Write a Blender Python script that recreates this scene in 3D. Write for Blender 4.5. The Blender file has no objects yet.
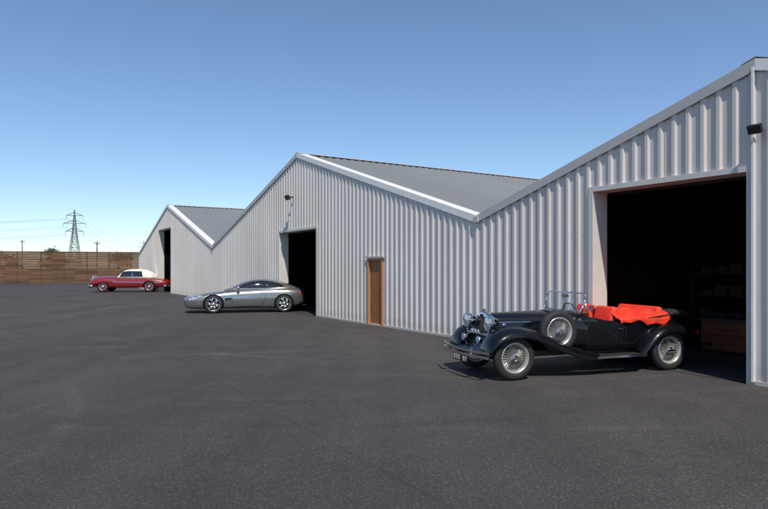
import bpy, bmesh, math, random
from mathutils import Vector, Matrix
from mathutils.bvhtree import BVHTree
random.seed(7)
R=math.radians
scene=bpy.context.scene
COL=scene.collection

# ------------------------------------------------------------------ materials
def newmat(name):
    m=bpy.data.materials.new(name); m.use_nodes=True
    nt=m.node_tree; b=nt.nodes['Principled BSDF']
    return m,nt,b
def mat(name,col,rough=.5,metal=0,coat=0,var=0,vscale=3,bump=0,bscale=40,rvar=0,spec=None):
    m,nt,b=newmat(name)
    b.inputs['Base Color'].default_value=(*col,1)
    b.inputs['Roughness'].default_value=rough
    b.inputs['Metallic'].default_value=metal
    b.inputs['Coat Weight'].default_value=coat
    b.inputs['Coat Roughness'].default_value=.04
    if spec is not None: b.inputs['Specular IOR Level'].default_value=spec
    tc=nt.nodes.new('ShaderNodeTexCoord')
    if var or rvar:
        n=nt.nodes.new('ShaderNodeTexNoise'); n.inputs['Scale'].default_value=vscale; n.inputs['Detail'].default_value=6
        nt.links.new(tc.outputs['Object'],n.inputs['Vector'])
        if var:
            mr=nt.nodes.new('ShaderNodeMapRange'); mr.inputs[1].default_value=.3; mr.inputs[2].default_value=.7
            mr.inputs[3].default_value=1-var; mr.inputs[4].default_value=1+var
            nt.links.new(n.outputs['Fac'],mr.inputs[0])
            h=nt.nodes.new('ShaderNodeVectorMath'); h.operation='SCALE'; h.inputs[0].default_value=col
            nt.links.new(mr.outputs[0],h.inputs['Scale']); nt.links.new(h.outputs[0],b.inputs['Base Color'])
        if rvar:
            mr=nt.nodes.new('ShaderNodeMapRange'); mr.inputs[1].default_value=.3; mr.inputs[2].default_value=.7
            mr.inputs[3].default_value=max(0,rough-rvar); mr.inputs[4].default_value=rough+rvar
            nt.links.new(n.outputs['Fac'],mr.inputs[0]); nt.links.new(mr.outputs[0],b.inputs['Roughness'])
    if bump:
        n=nt.nodes.new('ShaderNodeTexNoise'); n.inputs['Scale'].default_value=bscale; n.inputs['Detail'].default_value=5
        nt.links.new(tc.outputs['Object'],n.inputs['Vector'])
        bp=nt.nodes.new('ShaderNodeBump'); bp.inputs['Strength'].default_value=bump; bp.inputs['Distance'].default_value=.02
        nt.links.new(n.outputs['Fac'],bp.inputs['Height']); nt.links.new(bp.outputs[0],b.inputs['Normal'])
    return m

def asphalt_mat():
    m,nt,b=newmat('asphalt'); N=nt.nodes.new; L=nt.links.new
    geo=N('ShaderNodeNewGeometry'); P=geo.outputs['Position']
    def noise(s,d=4,r=.5,vec=P):
        n=N('ShaderNodeTexNoise'); n.inputs['Scale'].default_value=s; n.inputs['Detail'].default_value=d; n.inputs['Roughness'].default_value=r
        L(vec,n.inputs['Vector']); return n.outputs['Fac']
    def mrange(x,a,bb,c,d):
        q=N('ShaderNodeMapRange'); L(x,q.inputs[0]); 
        for i,v in enumerate((a,bb,c,d)): q.inputs[i+1].default_value=v
        return q.outputs[0]
    def mth(op,a,bb=None):
        q=N('ShaderNodeMath'); q.operation=op
        for i,v in enumerate((a,bb)):
            if v is None: continue
            if isinstance(v,(int,float)): q.inputs[i].default_value=v
            else: L(v,q.inputs[i])
        return q.outputs[0]
    big=mrange(noise(.12,5,.6),.3,.7,.82,1.2)
    mid=mrange(noise(1.1,6,.65),.3,.7,.86,1.14)
    fine=mrange(noise(38,4,.85),.3,.7,.50,1.50)
    vor=N('ShaderNodeTexVoronoi'); vor.inputs['Scale'].default_value=85; L(P,vor.inputs['Vector'])
    sp=N('ShaderNodeSeparateColor'); L(vor.outputs['Color'],sp.inputs[0])
    stones=mrange(sp.outputs[0],.82,1,.95,2.1)
    f=mth('MULTIPLY',mth('MULTIPLY',big,mid),mth('MULTIPLY',fine,stones))
    mp=N('ShaderNodeMapping'); L(P,mp.inputs['Vector']); mp.inputs['Rotation'].default_value=(0,0,R(32)); mp.inputs['Scale'].default_value=(1.1,.05,1)
    st=mrange(noise(.9,3,.5,mp.outputs[0]),.35,.65,.90,1.10)
    f=mth('MULTIPLY',f,st)
    warp=noise(.25,2)
    arcs=[(-14,4,9.2,.10,.8),(-14,4,10.7,.10,.7),(-9,30,17,.14,.8),(-9,30,18.5,.14,.8),(3,26,15,.11,.7),(3,26,16.4,.11,.6),
          (-1.2,12,4.1,.10,-.45),(-1.2,12,5.6,.12,-.4),(-20,14,9,.14,.8),(-20,14,10.5,.14,.6),(-6.5,8.2,2.2,.06,.7),(-4.5,12.3,1.3,.12,-.5),
          (14,2,16.5,.10,.5),(14,2,18,.10,.45),(-30,25,16,.3,.8),(-30,25,18,.35,.7),(-3.5,10.5,1.7,.05,.6),
          (-7.5,11,2.6,.07,.6),(0,30,22,.10,.5),(0,30,23.5,.10,.5),(-12,9,5.2,.09,.6),(-12,9,6.6,.10,-.4)]
    tot=None
    for i,(cx,cy,rr,w,amp) in enumerate(arcs):
        d=N('ShaderNodeVectorMath'); d.operation='DISTANCE'; L(P,d.inputs[0]); d.inputs[1].default_value=(cx,cy,0)
        dd=mth('ADD',d.outputs['Value'],mth('MULTIPLY',warp,1.4))
        a=mth('ABSOLUTE',mth('SUBTRACT',dd,rr+.7))
        k=mrange(a,w*.3,w*1.5,amp*.48,0)
        mp=N('ShaderNodeMapping'); L(P,mp.inputs['Vector']); mp.inputs['Location'].default_value=(i*7.3,i*3.1,i)
        k=mth('MULTIPLY',k,mrange(noise(.3,2,.5,mp.outputs[0]),.44,.60,0,1))
        tot=k if tot is None else mth('ADD',tot,k)
    tot=mth('MULTIPLY',tot,mrange(noise(7,5,.8),.38,.62,.1,1))
    f=mth('MULTIPLY',f,mth('MAXIMUM',mth('ADD',tot,1.0),.5))
    dust=mth('MULTIPLY',mrange(noise(.3,6,.7),.54,.74,0,.30),mrange(noise(5,6,.85),.40,.65,0,1))
    f=mth('ADD',f,dust)
    oil=mrange(noise(.55,3,.6),.63,.72,1,.78); f=mth('MULTIPLY',f,oil)
    for c in(-6.6,-15.2):
        d=N('ShaderNodeVectorMath'); d.operation='DOT_PRODUCT'; L(P,d.inputs[0]); d.inputs[1].default_value=(.848,.53,0)
        a=mth('ABSOLUTE',mth('SUBTRACT',mth('ADD',d.outputs['Value'],mth('MULTIPLY',warp,.25)),9.48+c))
        f=mth('MULTIPLY',f,mrange(a,.005,.035,.84,1))
    h=N('ShaderNodeVectorMath'); h.operation='SCALE'; h.inputs[0].default_value=(.0590,.0530,.0510); L(f,h.inputs['Scale'])
    L(h.outputs[0],b.inputs['Base Color'])
    b.inputs['Roughness'].default_value=.85; b.inputs['Specular IOR Level'].default_value=.28
    bp=N('ShaderNodeBump'); bp.inputs['Strength'].default_value=.7; bp.inputs['Distance'].default_value=.011
    L(mth('ADD',mth('MULTIPLY',noise(70,4,.8),1.0),mth('MULTIPLY',vor.outputs['Distance'],.5)),bp.inputs['Height']); L(bp.outputs[0],b.inputs['Normal'])
    return m

def cladding_mat(name,col,streak=.10,rough=.45,metal=.0,sheet=1.0,sheetvar=.04,axis=0,dirt=True):
    m,nt,b=newmat(name); N=nt.nodes.new; L=nt.links.new
    tc=N('ShaderNodeTexCoord')
    mp=N('ShaderNodeMapping'); mp.inputs['Scale'].default_value=(2.2,2.2,.12); L(tc.outputs['Object'],mp.inputs['Vector'])
    n=N('ShaderNodeTexNoise'); n.inputs['Scale'].default_value=2.5; n.inputs['Detail'].default_value=5; L(mp.outputs[0],n.inputs['Vector'])
    n2=N('ShaderNodeTexNoise'); n2.inputs['Scale'].default_value=.35; n2.inputs['Detail'].default_value=3; L(tc.outputs['Object'],n2.inputs['Vector'])
    a=N('ShaderNodeMath'); a.operation='ADD'; L(n.outputs['Fac'],a.inputs[0]); L(n2.outputs['Fac'],a.inputs[1])
    mr=N('ShaderNodeMapRange'); mr.inputs[1].default_value=.7; mr.inputs[2].default_value=1.3; mr.inputs[3].default_value=1-streak; mr.inputs[4].default_value=1+streak*.6
    L(a.outputs[0],mr.inputs[0])
    sx=N('ShaderNodeSeparateXYZ'); L(tc.outputs['Object'],sx.inputs[0])
    md=N('ShaderNodeMapRange'); md.inputs[1].default_value=0; md.inputs[2].default_value=.35; md.inputs[3].default_value=.74 if dirt else 1; md.inputs[4].default_value=1; L(sx.outputs[2],md.inputs[0])
    mu=N('ShaderNodeMath'); mu.operation='MULTIPLY'; L(mr.outputs[0],mu.inputs[0]); L(md.outputs[0],mu.inputs[1])
    dv=N('ShaderNodeMath'); dv.operation='DIVIDE'; L(sx.outputs[axis],dv.inputs[0]); dv.inputs[1].default_value=sheet
    fl=N('ShaderNodeMath'); fl.operation='FLOOR'; L(dv.outputs[0],fl.inputs[0])
    wn=N('ShaderNodeTexWhiteNoise'); wn.noise_dimensions='1D'; L(fl.outputs[0],wn.inputs['W'])
    ms=N('ShaderNodeMapRange'); ms.inputs[3].default_value=1-sheetvar; ms.inputs[4].default_value=1+sheetvar; L(wn.outputs['Value'],ms.inputs[0])
    m3=N('ShaderNodeMath'); m3.operation='MULTIPLY'; L(mu.outputs[0],m3.inputs[0]); L(ms.outputs[0],m3.inputs[1])
    h=N('ShaderNodeVectorMath'); h.operation='SCALE'; h.inputs[0].default_value=col; L(m3.outputs[0],h.inputs['Scale'])
    L(h.outputs[0],b.inputs['Base Color']); b.inputs['Roughness'].default_value=rough; b.inputs['Metallic'].default_value=metal
    bp=N('ShaderNodeBump'); bp.inputs['Strength'].default_value=.25; bp.inputs['Distance'].default_value=.02; L(n2.outputs['Fac'],bp.inputs['Height']); L(bp.outputs[0],b.inputs['Normal'])
    return m

def fence_mat():
    m,nt,b=newmat('fence_timber'); N=nt.nodes.new; L=nt.links.new
    tc=N('ShaderNodeTexCoord'); sx=N('ShaderNodeSeparateXYZ'); L(tc.outputs['Object'],sx.inputs[0])
    def fl(o,s):
        q=N('ShaderNodeMath'); q.operation='DIVIDE'; L(o,q.inputs[0]); q.inputs[1].default_value=s
        f=N('ShaderNodeMath'); f.operation='FLOOR'; L(q.outputs[0],f.inputs[0]); return f.outputs[0]
    c=N('ShaderNodeCombineXYZ'); L(fl(sx.outputs[0],2.4),c.inputs[0]); L(fl(sx.outputs[2],.2),c.inputs[1])
    w=N('ShaderNodeTexWhiteNoise'); L(c.outputs[0],w.inputs['Vector'])
    mp=N('ShaderNodeMapping'); mp.inputs['Scale'].default_value=(.6,1,9); L(tc.outputs['Object'],mp.inputs['Vector'])
    n=N('ShaderNodeTexNoise'); n.inputs['Scale'].default_value=3; n.inputs['Detail'].default_value=6; L(mp.outputs[0],n.inputs['Vector'])
    a=N('ShaderNodeMath'); a.operation='ADD'; L(w.outputs['Value'],a.inputs[0]); L(n.outputs['Fac'],a.inputs[1])
    r=N('ShaderNodeValToRGB'); r.color_ramp.elements[0].position=.3; r.color_ramp.elements[0].color=(.075,.036,.018,1)
    r.color_ramp.elements[1].position=1.0; r.color_ramp.elements[1].color=(.185,.088,.042,1)
    q=N('ShaderNodeMath'); q.operation='MULTIPLY'; L(a.outputs[0],q.inputs[0]); q.inputs[1].default_value=.62
    L(q.outputs[0],r.inputs[0]); L(r.outputs[0],b.inputs['Base Color']); b.inputs['Roughness'].default_value=.85
    return m

M={}
M['asphalt']=asphalt_mat()
M['grass']=mat('grass_field',(.07,.09,.03),.9,var=.3,vscale=.3)
M['clad']=cladding_mat('wall_cladding',(.62,.575,.535))
M['roof']=cladding_mat('roof_sheet',(.215,.222,.215),.06,sheetvar=.07,axis=1,dirt=False)
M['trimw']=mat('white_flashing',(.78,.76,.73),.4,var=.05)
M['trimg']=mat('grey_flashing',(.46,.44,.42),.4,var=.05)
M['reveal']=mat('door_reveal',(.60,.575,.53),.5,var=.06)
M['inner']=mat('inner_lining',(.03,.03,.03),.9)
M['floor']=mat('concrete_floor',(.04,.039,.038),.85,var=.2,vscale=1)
M['wooddoor']=mat('door_wood',(.34,.125,.035),.5,var=.25,vscale=6)
M['woodframe']=mat('door_frame_wood',(.40,.20,.10),.5)
M['fence']=fence_mat()
M['steel']=mat('galvanised_steel',(.17,.18,.20),.6)
M['cable']=mat('cable',(.08,.08,.09),.6)
M['blackmet']=mat('black_metal',(.015,.015,.015),.4)
M['dark']=mat('black_void',(.006,.006,.006),.9)
M['rubber']=mat('tyre_rubber',(.018,.018,.018),.75,var=.15,vscale=20)
M['chrome']=mat('chrome',(.75,.75,.76),.09,1)
M['alum']=mat('alloy',(.62,.62,.63),.25,1)
M['wire']=mat('wheel_wire',(.50,.485,.45),.3,.6)
M['glassdark']=mat('tinted_glass',(.012,.014,.015),.03,0,1)
M['lens']=mat('lamp_lens',(.55,.57,.6),.08,.3,1)
M['redlens']=mat('red_lens',(.35,.01,.01),.15,0,1)
M['amber']=mat('amber_lens',(.6,.2,.02),.15,0,1)
M['black']=mat('black_paint',(.004,.0045,.006),.3,0,.7,spec=.15)
M['silver']=mat('silver_paint',(.27,.272,.27),.30,.7,1)
M['redp']=mat('red_paint',(.22,.010,.012),.3,0,.8)
M['cream']=mat('cream_canvas',(.76,.72,.62),.85,bump=.2)
M['leather']=mat('red_leather',(.75,.042,.016),.6,bump=.3,bscale=10,var=.12,vscale=5)
M['canvas']=mat('black_canvas',(.014,.014,.016),.9,bump=.3)
M['plate']=mat('plate_black',(.01,.01,.01),.3)
M['platew']=mat('plate_white',(.7,.7,.68),.4)
M['bark']=mat('bark',(.09,.06,.04),.9,var=.3)
M['leaf']=mat('leaf',(.045,.085,.025),.7,var=.5,vscale=2)
M['boxwood']=mat('cabinet_wood',(.24,.07,.03),.6,var=.2)
M['shelf']=mat('shelf_metal',(.07,.07,.075),.6)
M['carton']=mat('stored_carton',(.16,.13,.10),.8,var=.3)
mg,nt,b=newmat('clear_glass')
tr=nt.nodes.new('ShaderNodeBsdfTransparent'); gl=nt.nodes.new('ShaderNodeBsdfGlossy'); gl.inputs['Roughness'].default_value=.02
fr=nt.nodes.new('ShaderNodeFresnel'); mx=nt.nodes.new('ShaderNodeMixShader'); fr.inputs[0].default_value=1.5
tr.inputs[0].default_value=(.82,.86,.86,1)
nt.links.new(fr.outputs[0],mx.inputs[0]); nt.links.new(tr.outputs[0],mx.inputs[1]); nt.links.new(gl.outputs[0],mx.inputs[2])
nt.links.new(mx.outputs[0],nt.nodes['Material Output'].inputs[0]); M['glass']=mg

# ------------------------------------------------------------------ helpers
def empty(name,loc=(0,0,0),rz=0):
    e=bpy.data.objects.new(name,None); e.location=loc; e.rotation_euler=(0,0,rz); e.empty_display_size=.3; COL.objects.link(e); return e
def obj(name,verts,faces,m,parent=None,smooth=False,mats=None,mi=None):
    me=bpy.data.meshes.new(name); me.from_pydata([tuple(v) for v in verts],[],faces)
    for x in (mats or [m]): me.materials.append(x)
    if smooth:
        for p in me.polygons: p.use_smooth=True
    me.update(); o=bpy.data.objects.new(name,me); COL.objects.link(o)
    if parent: o.parent=parent
    return o
def bake(o,mods):
    for f in mods: f(o)
    dg=bpy.context.evaluated_depsgraph_get(); dg.update()
    me=bpy.data.meshes.new_from_object(o.evaluated_get(dg)); o.modifiers.clear(); o.data=me
    return o
def subsurf(n):
    def f(o):
        s=o.modifiers.new('s','SUBSURF'); s.levels=n; s.render_levels=n
    return f
def bevelm(w,seg=2):
    def f(o):
        s=o.modifiers.new('b','BEVEL'); s.width=w; s.segments=seg; s.limit_method='ANGLE'
    return f
def smoothall(o):
    for p in o.data.polygons: p.use_smooth=True
class MB:
    def __init__(s): s.v=[]; s.f=[]
    def box(s,c,d,rot=None):
        n=len(s.v)
        for x in(-1,1):
            for y in(-1,1):
                for z in(-1,1):
                    p=Vector((x*d[0]/2,y*d[1]/2,z*d[2]/2))
                    if rot: p=rot@p
                    s.v.append(p+Vector(c))
        for f in((0,1,3,2),(4,6,7,5),(0,4,5,1),(2,3,7,6),(0,2,6,4),(1,5,7,3)): s.f.append([n+i for i in f])
    def rod(s,a,b,r,seg=6,r2=None):
        a=Vector(a); b=Vector(b); d=(b-a); 
        if d.length<1e-6: return
        q=d.to_track_quat('Z','Y'); n=len(s.v); r2=r if r2 is None else r2
        for k in range(seg):
            t=2*math.pi*k/seg; s.v.append(a+q@Vector((r*math.cos(t),r*math.sin(t),0)))
        for k in range(seg):
            t=2*math.pi*k/seg; s.v.append(b+q@Vector((r2*math.cos(t),r2*math.sin(t),0)))
        for k in range(seg):
            s.f.append([n+k,n+(k+1)%seg,n+seg+(k+1)%seg,n+seg+k])
        s.f.append([n+k for k in range(seg)][::-1]); s.f.append([n+seg+k for k in range(seg)])
    def poly(s,pts,r,seg=8):
        for a,b in zip(pts[:-1],pts[1:]): s.rod(a,b,r,seg)
    def lathe(s,prof,c=(0,0,0),axis='y',n=40,closed=False):
        b0=len(s.v); c=Vector(c); m=len(prof)
        for k in range(n):
            t=2*math.pi*k/n
            for a,r in prof:
                if axis=='y': p=Vector((r*math.cos(t),a,r*math.sin(t)))
                elif axis=='x': p=Vector((a,r*math.cos(t),r*math.sin(t)))
                else: p=Vector((r*math.cos(t),r*math.sin(t),a))
                s.v.append(c+p)
        for k in range(n):
            k2=(k+1)%n
            for j in range(m-1 if not closed else m):
                j2=(j+1)%m
                s.f.append([b0+k*m+j,b0+k2*m+j,b0+k2*m+j2,b0+k*m+j2])
    def out(s,name,m,parent=None,smooth=False): return obj(name,s.v,s.f,m,parent,smooth)
def boxo(name,c,d,m,parent=None,bev=0,seg=2):
    b=MB(); b.box(c,d); o=b.out(name,m,parent)
    if bev: bake(o,[bevelm(bev,seg)]); smoothall(o) if bev>.03 else None
    return o
def recalc(o):
    bm=bmesh.new(); bm.from_mesh(o.data); bmesh.ops.recalc_face_normals(bm,faces=bm.faces[:]); bm.to_mesh(o.data); bm.free()
def loft(name,stations,m,sub=2,parent=None):
    v=[];f=[];rings=[]
    for x,h in stations:
        ring=[(x,y,z) for y,z in h]+[(x,-y,z) for y,z in h[::-1] if abs(y)>1e-5]
        rings.append((len(v),len(ring))); v+=ring
    for (a,n),(b,_) in zip(rings[:-1],rings[1:]):
        for k in range(n): f.append([a+k,a+(k+1)%n,b+(k+1)%n,b+k])
    a,n=rings[0]; f.append([a+k for k in range(n)][::-1]); a,n=rings[-1]; f.append([a+k for k in range(n)])
    o=obj(name,v,f,m,parent,True); recalc(o)
    if sub: bake(o,[subsurf(sub)])
    smoothall(o)
    return o
def cut(o,cutters):
    for c in cutters:
        s=o.modifiers.new('bo','BOOLEAN'); s.operation='DIFFERENCE'; s.solver='EXACT'; s.object=c
    dg=bpy.context.evaluated_depsgraph_get(); dg.update()
    me=bpy.data.meshes.new_from_object(o.evaluated_get(dg)); o.modifiers.clear(); o.data=me
    for c in cutters: bpy.data.objects.remove(c)
def cyl_cutter(x,z,r,y0,y1):
    b=MB(); b.rod((x,y0,z),(x,y1,z),r,64); o=b.out('cutter',M['dark']); recalc(o); return o
def bvh_of(objs):
    v=[];f=[]
    for o in objs:
        n=len(v); v+=[x.co.copy() for x in o.data.vertices]; f+=[[n+i for i in p.vertices] for p in o.data.polygons]
    return BVHTree.FromPolygons(v,f)
def proj(bvh,a,b,axis,off):
    if axis in('y+','y-'):
        s=1 if axis=='y+' else -1; o=Vector((a,4*s,b)); d=Vector((0,-s,0))
    elif axis in('x+','x-'):
        s=1 if axis=='x+' else -1; o=Vector((6*s,a,b)); d=Vector((-s,0,0))
    else: o=Vector((a,b,5)); d=Vector((0,0,-1))
    loc,nrm,_,_=bvh.ray_cast(o,d)
    if loc is None:
        o2=o+d*(o.length-.3 if axis=='z+' else 3.3); loc,nrm,_,_=bvh.find_nearest(o2)
    if nrm.dot(d)>0: nrm=-nrm
    return loc+nrm*off
def panel(name,bvh,poly,axis,m,parent,off=.004,cell=.05):
    bm=bmesh.new(); vs=[bm.verts.new((a,b,0)) for a,b in poly]; bm.faces.new(vs)
    xs=[p[0] for p in poly]; ys=[p[1] for p in poly]
    for lo,hi,ax in((min(xs),max(xs),0),(min(ys),max(ys),1)):
        t=lo+cell
        while t<hi:
            co=[0,0,0]; co[ax]=t; no=[0,0,0]; no[ax]=1
            bmesh.ops.bisect_plane(bm,geom=bm.verts[:]+bm.edges[:]+bm.faces[:],plane_co=co,plane_no=no); t+=cell
    for v in bm.verts: v.co=proj(bvh,v.co.x,v.co.y,axis,off)
    me=bpy.data.meshes.new(name); bm.to_mesh(me); bm.free(); me.materials.append(m)
    o=bpy.data.objects.new(name,me); COL.objects.link(o); o.parent=parent; smoothall(o); return o
def seam(name,bvh,pts,axis,m,parent,w=.012,off=.002):
    P=[]
    for (a,b) in zip(pts[:-1],pts[1:]):
        n=max(1,int(math.dist(a,b)/.04))
        for k in range(n): P.append((a[0]+(b[0]-a[0])*k/n,a[1]+(b[1]-a[1])*k/n))
    P.append(pts[-1]); v=[];f=[]
    for i,p in enumerate(P):
        q0=P[max(0,i-1)]; q1=P[min(len(P)-1,i+1)]; t=Vector((q1[0]-q0[0],q1[1]-q0[1])).normalized(); nn=Vector((-t.y,t.x))*w/2
        v.append(proj(bvh,p[0]+nn.x,p[1]+nn.y,axis,off)); v.append(proj(bvh,p[0]-nn.x,p[1]-nn.y,axis,off))
        if i: f.append([2*i-2,2*i-1,2*i+1,2*i])
    return obj(name,v,f,m,parent,True)

# ------------------------------------------------------------------ camera
H=1.75; FPX=603.0; HZ=268.0
cam=bpy.data.cameras.new('camera'); co=bpy.data.objects.new('camera',cam); COL.objects.link(co)
co.location=(0,0,H); co.rotation_euler=(R(90),0,0); cam.sensor_width=36; cam.lens=FPX/768*36; cam.shift_y=(HZ-254.5)/768
cam.clip_end=6000; cam.clip_start=.05; scene.camera=co

# ------------------------------------------------------------------ world / sun
sd=Vector((.25,-.965,0)).normalized(); EL=R(54)
w=bpy.data.worlds.new('World'); scene.world=w; w.use_nodes=True; nt=w.node_tree
sky=nt.nodes.new('ShaderNodeTexSky'); sky.sky_type='NISHITA'; sky.sun_disc=False; sky.sun_elevation=EL; sky.sun_rotation=math.atan2(sd.x,sd.y)
sky.air_density=.95; sky.dust_density=.15; sky.ozone_density=4.5; sky.altitude=150
hs_=nt.nodes.new('ShaderNodeHueSaturation'); hs_.inputs['Saturation'].default_value=1.0
nt.links.new(sky.outputs[0],hs_.inputs['Color']); nt.links.new(hs_.outputs[0],nt.nodes['Background'].inputs[0]); nt.nodes['Background'].inputs[1].default_value=.142
sl=bpy.data.lights.new('sun','SUN'); sl.energy=4.4; sl.angle=R(.53); sl.color=(1,.93,.84)
so=bpy.data.objects.new('sun',sl); COL.objects.link(so)
to=Vector((sd.x*math.cos(EL),sd.y*math.cos(EL),math.sin(EL))); so.rotation_euler=to.to_track_quat('Z','Y').to_euler(); so.location=to*60
scene.view_settings.view_transform='Standard'; scene.view_settings.look='None'; scene.view_settings.exposure=0

# ------------------------------------------------------------------ ground
def sheet(name,x0,x1,y0,y1,z,m):
    return obj(name,[(x0,y0,z),(x1,y0,z),(x1,y1,z),(x0,y1,z)],[[0,1,2,3]],m)
sheet('ground',-3000,3000,-2000,4000,-.004,M['grass'])
obj('asphalt_yard',[(-95,-30,0),(60,-30,0),(60,85,0),(-95,85-20,0)],[[0,1,2,3]],M['asphalt'])

# ------------------------------------------------------------------ warehouse
P0=Vector((5.49,9.10,0)); ang=math.atan2(.848,-.53)
W=empty('metal_warehouse',P0,ang)     # local x along facade (away), +y outward
prof=[(-6.4,2.93),(-.13,4.80),(6.15,2.93),(16.6,6.1),(27.9,2.93),(38.7,6.08),(49.5,2.93)]
def ztop(s):
    for (a,za),(b,zb) in zip(prof[:-1],prof[1:]):
        if a<=s<=b: return za+(zb-za)*(s-a)/(b-a)
    return 2.93
doors=[(0,2.80,3.2),(10.36,11.24,2.05),(14.92,18.4,3.18),(37.7,41.6,4.5)]
def rib(s,p=.25,h=.031):
    q=(s%p)/p
    pts=[(0,0),(.50,0),(.64,h),(.86,h),(1.0,0)]
    for (a,za),(b,zb) in zip(pts[:-1],pts[1:]):
        if a<=q<=b: return za+(zb-za)*(q-a)/(b-a)
    return 0
def ribbreaks(a,b,p=.25):
    out=[]; k=math.floor(a/p)
    while k*p<b:
        for q in(0,.50,.64,.86):
            s=(k+q)*p
            if a+1e-6<s<b-1e-6: out.append(s)
        k+=1
    return out
def facade(name,dlist,ybase,sign):
    br=sorted(set([p[0] for p in prof]+[d for x in dlist for d in x[:2]]+ribbreaks(-6.4,49.5)))
    v=[];f=[]
    for a,b in zip(br[:-1],br[1:]):
        if b-a<1e-6: continue
        mid=(a+b)/2; z0=0.0
        for d in dlist:
            if d[0]<mid<d[1]: z0=d[2]
        n=len(v); ya=ybase+sign*rib(a+1e-9 if (a%.25)<1e-6 else a); yb=ybase+sign*rib(b)
        v+=[(a,ya,z0),(b,yb,z0),(b,yb,ztop(b)),(a,ya,ztop(a))]; f.append([n,n+1,n+2,n+3])
    return obj(name,v,f,M['clad'],W)
DEP=30
facade('front_wall',doors,0,1)
facade('rear_wall',[],-DEP,-1)
for nm,s,sg in(('end_wall_near',-6.4,-1),('end_wall_far',49.5,1)):
    v=[];f=[]; br=[0]+ribbreaks(0,DEP)+[DEP]
    for a,b in zip(br[:-1],br[1:]):
        n=len(v); v+=[(s+sg*rib(a),-a,0),(s+sg*rib(b),-b,0),(s+sg*rib(b),-b,2.95),(s+sg*rib(a),-a,2.95)]; f.append([n,n+1,n+2,n+3])
    obj(nm,v,f,M['clad'],W)
for i,((a,za),(b,zb)) in enumerate(zip(prof[:-1],prof[1:])):
    v=[];f=[]; br=[0.02]+ribbreaks(.02,DEP,.333)+[DEP]
    for t0,t1 in zip(br[:-1],br[1:]):
        h0=rib(t0,.333,.032)+.02; h1=rib(t1,.333,.032)+.02
        n=len(v); v+=[(a,-t0,za+h0),(b,-t0,zb+h0),(b,-t1,zb+h1),(a,-t1,za+h1)]; f.append([n,n+1,n+2,n+3])
    obj('roof_slope_%d'%(i+1),v,f,M['roof'],W)
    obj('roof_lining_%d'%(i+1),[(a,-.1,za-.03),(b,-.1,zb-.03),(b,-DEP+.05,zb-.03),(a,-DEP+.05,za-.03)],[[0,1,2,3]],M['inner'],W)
    sl_=(zb-za)/(b-a); ln=math.hypot(1,sl_); fh=.17*ln; th=.07
    tw=.30
    vv=[(a,.055,za+th-fh),(b,.055,zb+th-fh),(b,.055,zb+th),(a,.055,za+th),(a,-tw,za+th+.012),(b,-tw,zb+th+.012),(a,-tw,za+.02),(b,-tw,zb+.02),(a,.03,za+th-fh),(b,.03,zb+th-fh)]
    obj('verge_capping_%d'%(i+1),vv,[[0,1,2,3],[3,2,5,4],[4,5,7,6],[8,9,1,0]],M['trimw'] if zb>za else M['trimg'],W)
    m=MB(); n_=int(abs(b-a)/1.8)
    for k in range(1,n_+1):
        s=a+(b-a)*k/(n_+1); m.box((s,-DEP/2,ztop(s)-.14),(.07,DEP-.8,.18))
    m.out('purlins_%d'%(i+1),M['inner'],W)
for i,(s,z) in enumerate(prof[1:-1:2]):
    sl1=.29; v=[(s-.22,.05,z-.22*sl1+.085),(s,.05,z+.095),(s+.22,.05,z-.22*sl1+.085)]
    v+=[(x,-DEP,zz) for x,_,zz in v]; obj('ridge_cap_%d'%(i+1),v,[[0,1,4,3],[1,2,5,4]],M['trimg'],W)
for i,(s,z) in enumerate(prof[2:-1:2]):
    boxo('valley_gutter_%d'%(i+1),(s,.06,z-.03),(.16,.05,.14),M['trimg'],W)
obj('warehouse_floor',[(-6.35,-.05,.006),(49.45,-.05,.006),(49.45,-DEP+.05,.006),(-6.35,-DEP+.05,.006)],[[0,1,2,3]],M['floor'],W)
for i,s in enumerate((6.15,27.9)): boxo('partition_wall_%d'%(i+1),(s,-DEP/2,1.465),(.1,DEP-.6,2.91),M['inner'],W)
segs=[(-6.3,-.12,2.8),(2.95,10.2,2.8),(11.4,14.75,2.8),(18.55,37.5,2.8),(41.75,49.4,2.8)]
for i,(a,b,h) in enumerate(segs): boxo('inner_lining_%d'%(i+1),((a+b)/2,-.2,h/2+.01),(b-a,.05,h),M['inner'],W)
for i,(a,b,h) in enumerate(doors):
    if i==1: continue
    dp=.42
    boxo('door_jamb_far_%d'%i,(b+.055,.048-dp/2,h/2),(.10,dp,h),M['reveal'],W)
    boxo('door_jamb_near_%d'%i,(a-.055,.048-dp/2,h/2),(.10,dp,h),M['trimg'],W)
    boxo('door_lintel_%d'%i,((a+b)/2,.046-dp/2,h+.045),(b-a+.21,dp-.004,.09),M['reveal'],W)
    boxo('door_track_%d'%i,((a+b)/2,-.5,h+.05),(b-a+.2,.12,.16),M['inner'],W)
boxo('corner_post',(-.10,.055,ztop(-.1)/2),(.035,.03,ztop(-.1)-.1),M['trimw'],W)
a,b,h=doors[1]
boxo('door_leaf',((a+b)/2,-.03,h/2),(b-a-.12,.04,h-.1),M['wooddoor'],W,.004)
for k in range(5): boxo('door_groove_%d'%k,(a+.18+k*.13,-.007,h/2),(.01,.005,h-.2),M['dark'],W)
boxo('door_frame_l',(a+.03,.0,h/2),(.06,.13,h),M['woodframe'],W); boxo('door_frame_r',(b-.03,.0,h/2),(.06,.13,h),M['woodframe'],W)
boxo('door_frame_top',((a+b)/2,.0,h-.03),(b-a-.13,.13,.06),M['woodframe'],W)
boxo('door_canopy_flashing',((a+b)/2,.055,h+.03),(b-a+.16,.06,.05),M['trimg'],W)
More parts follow.
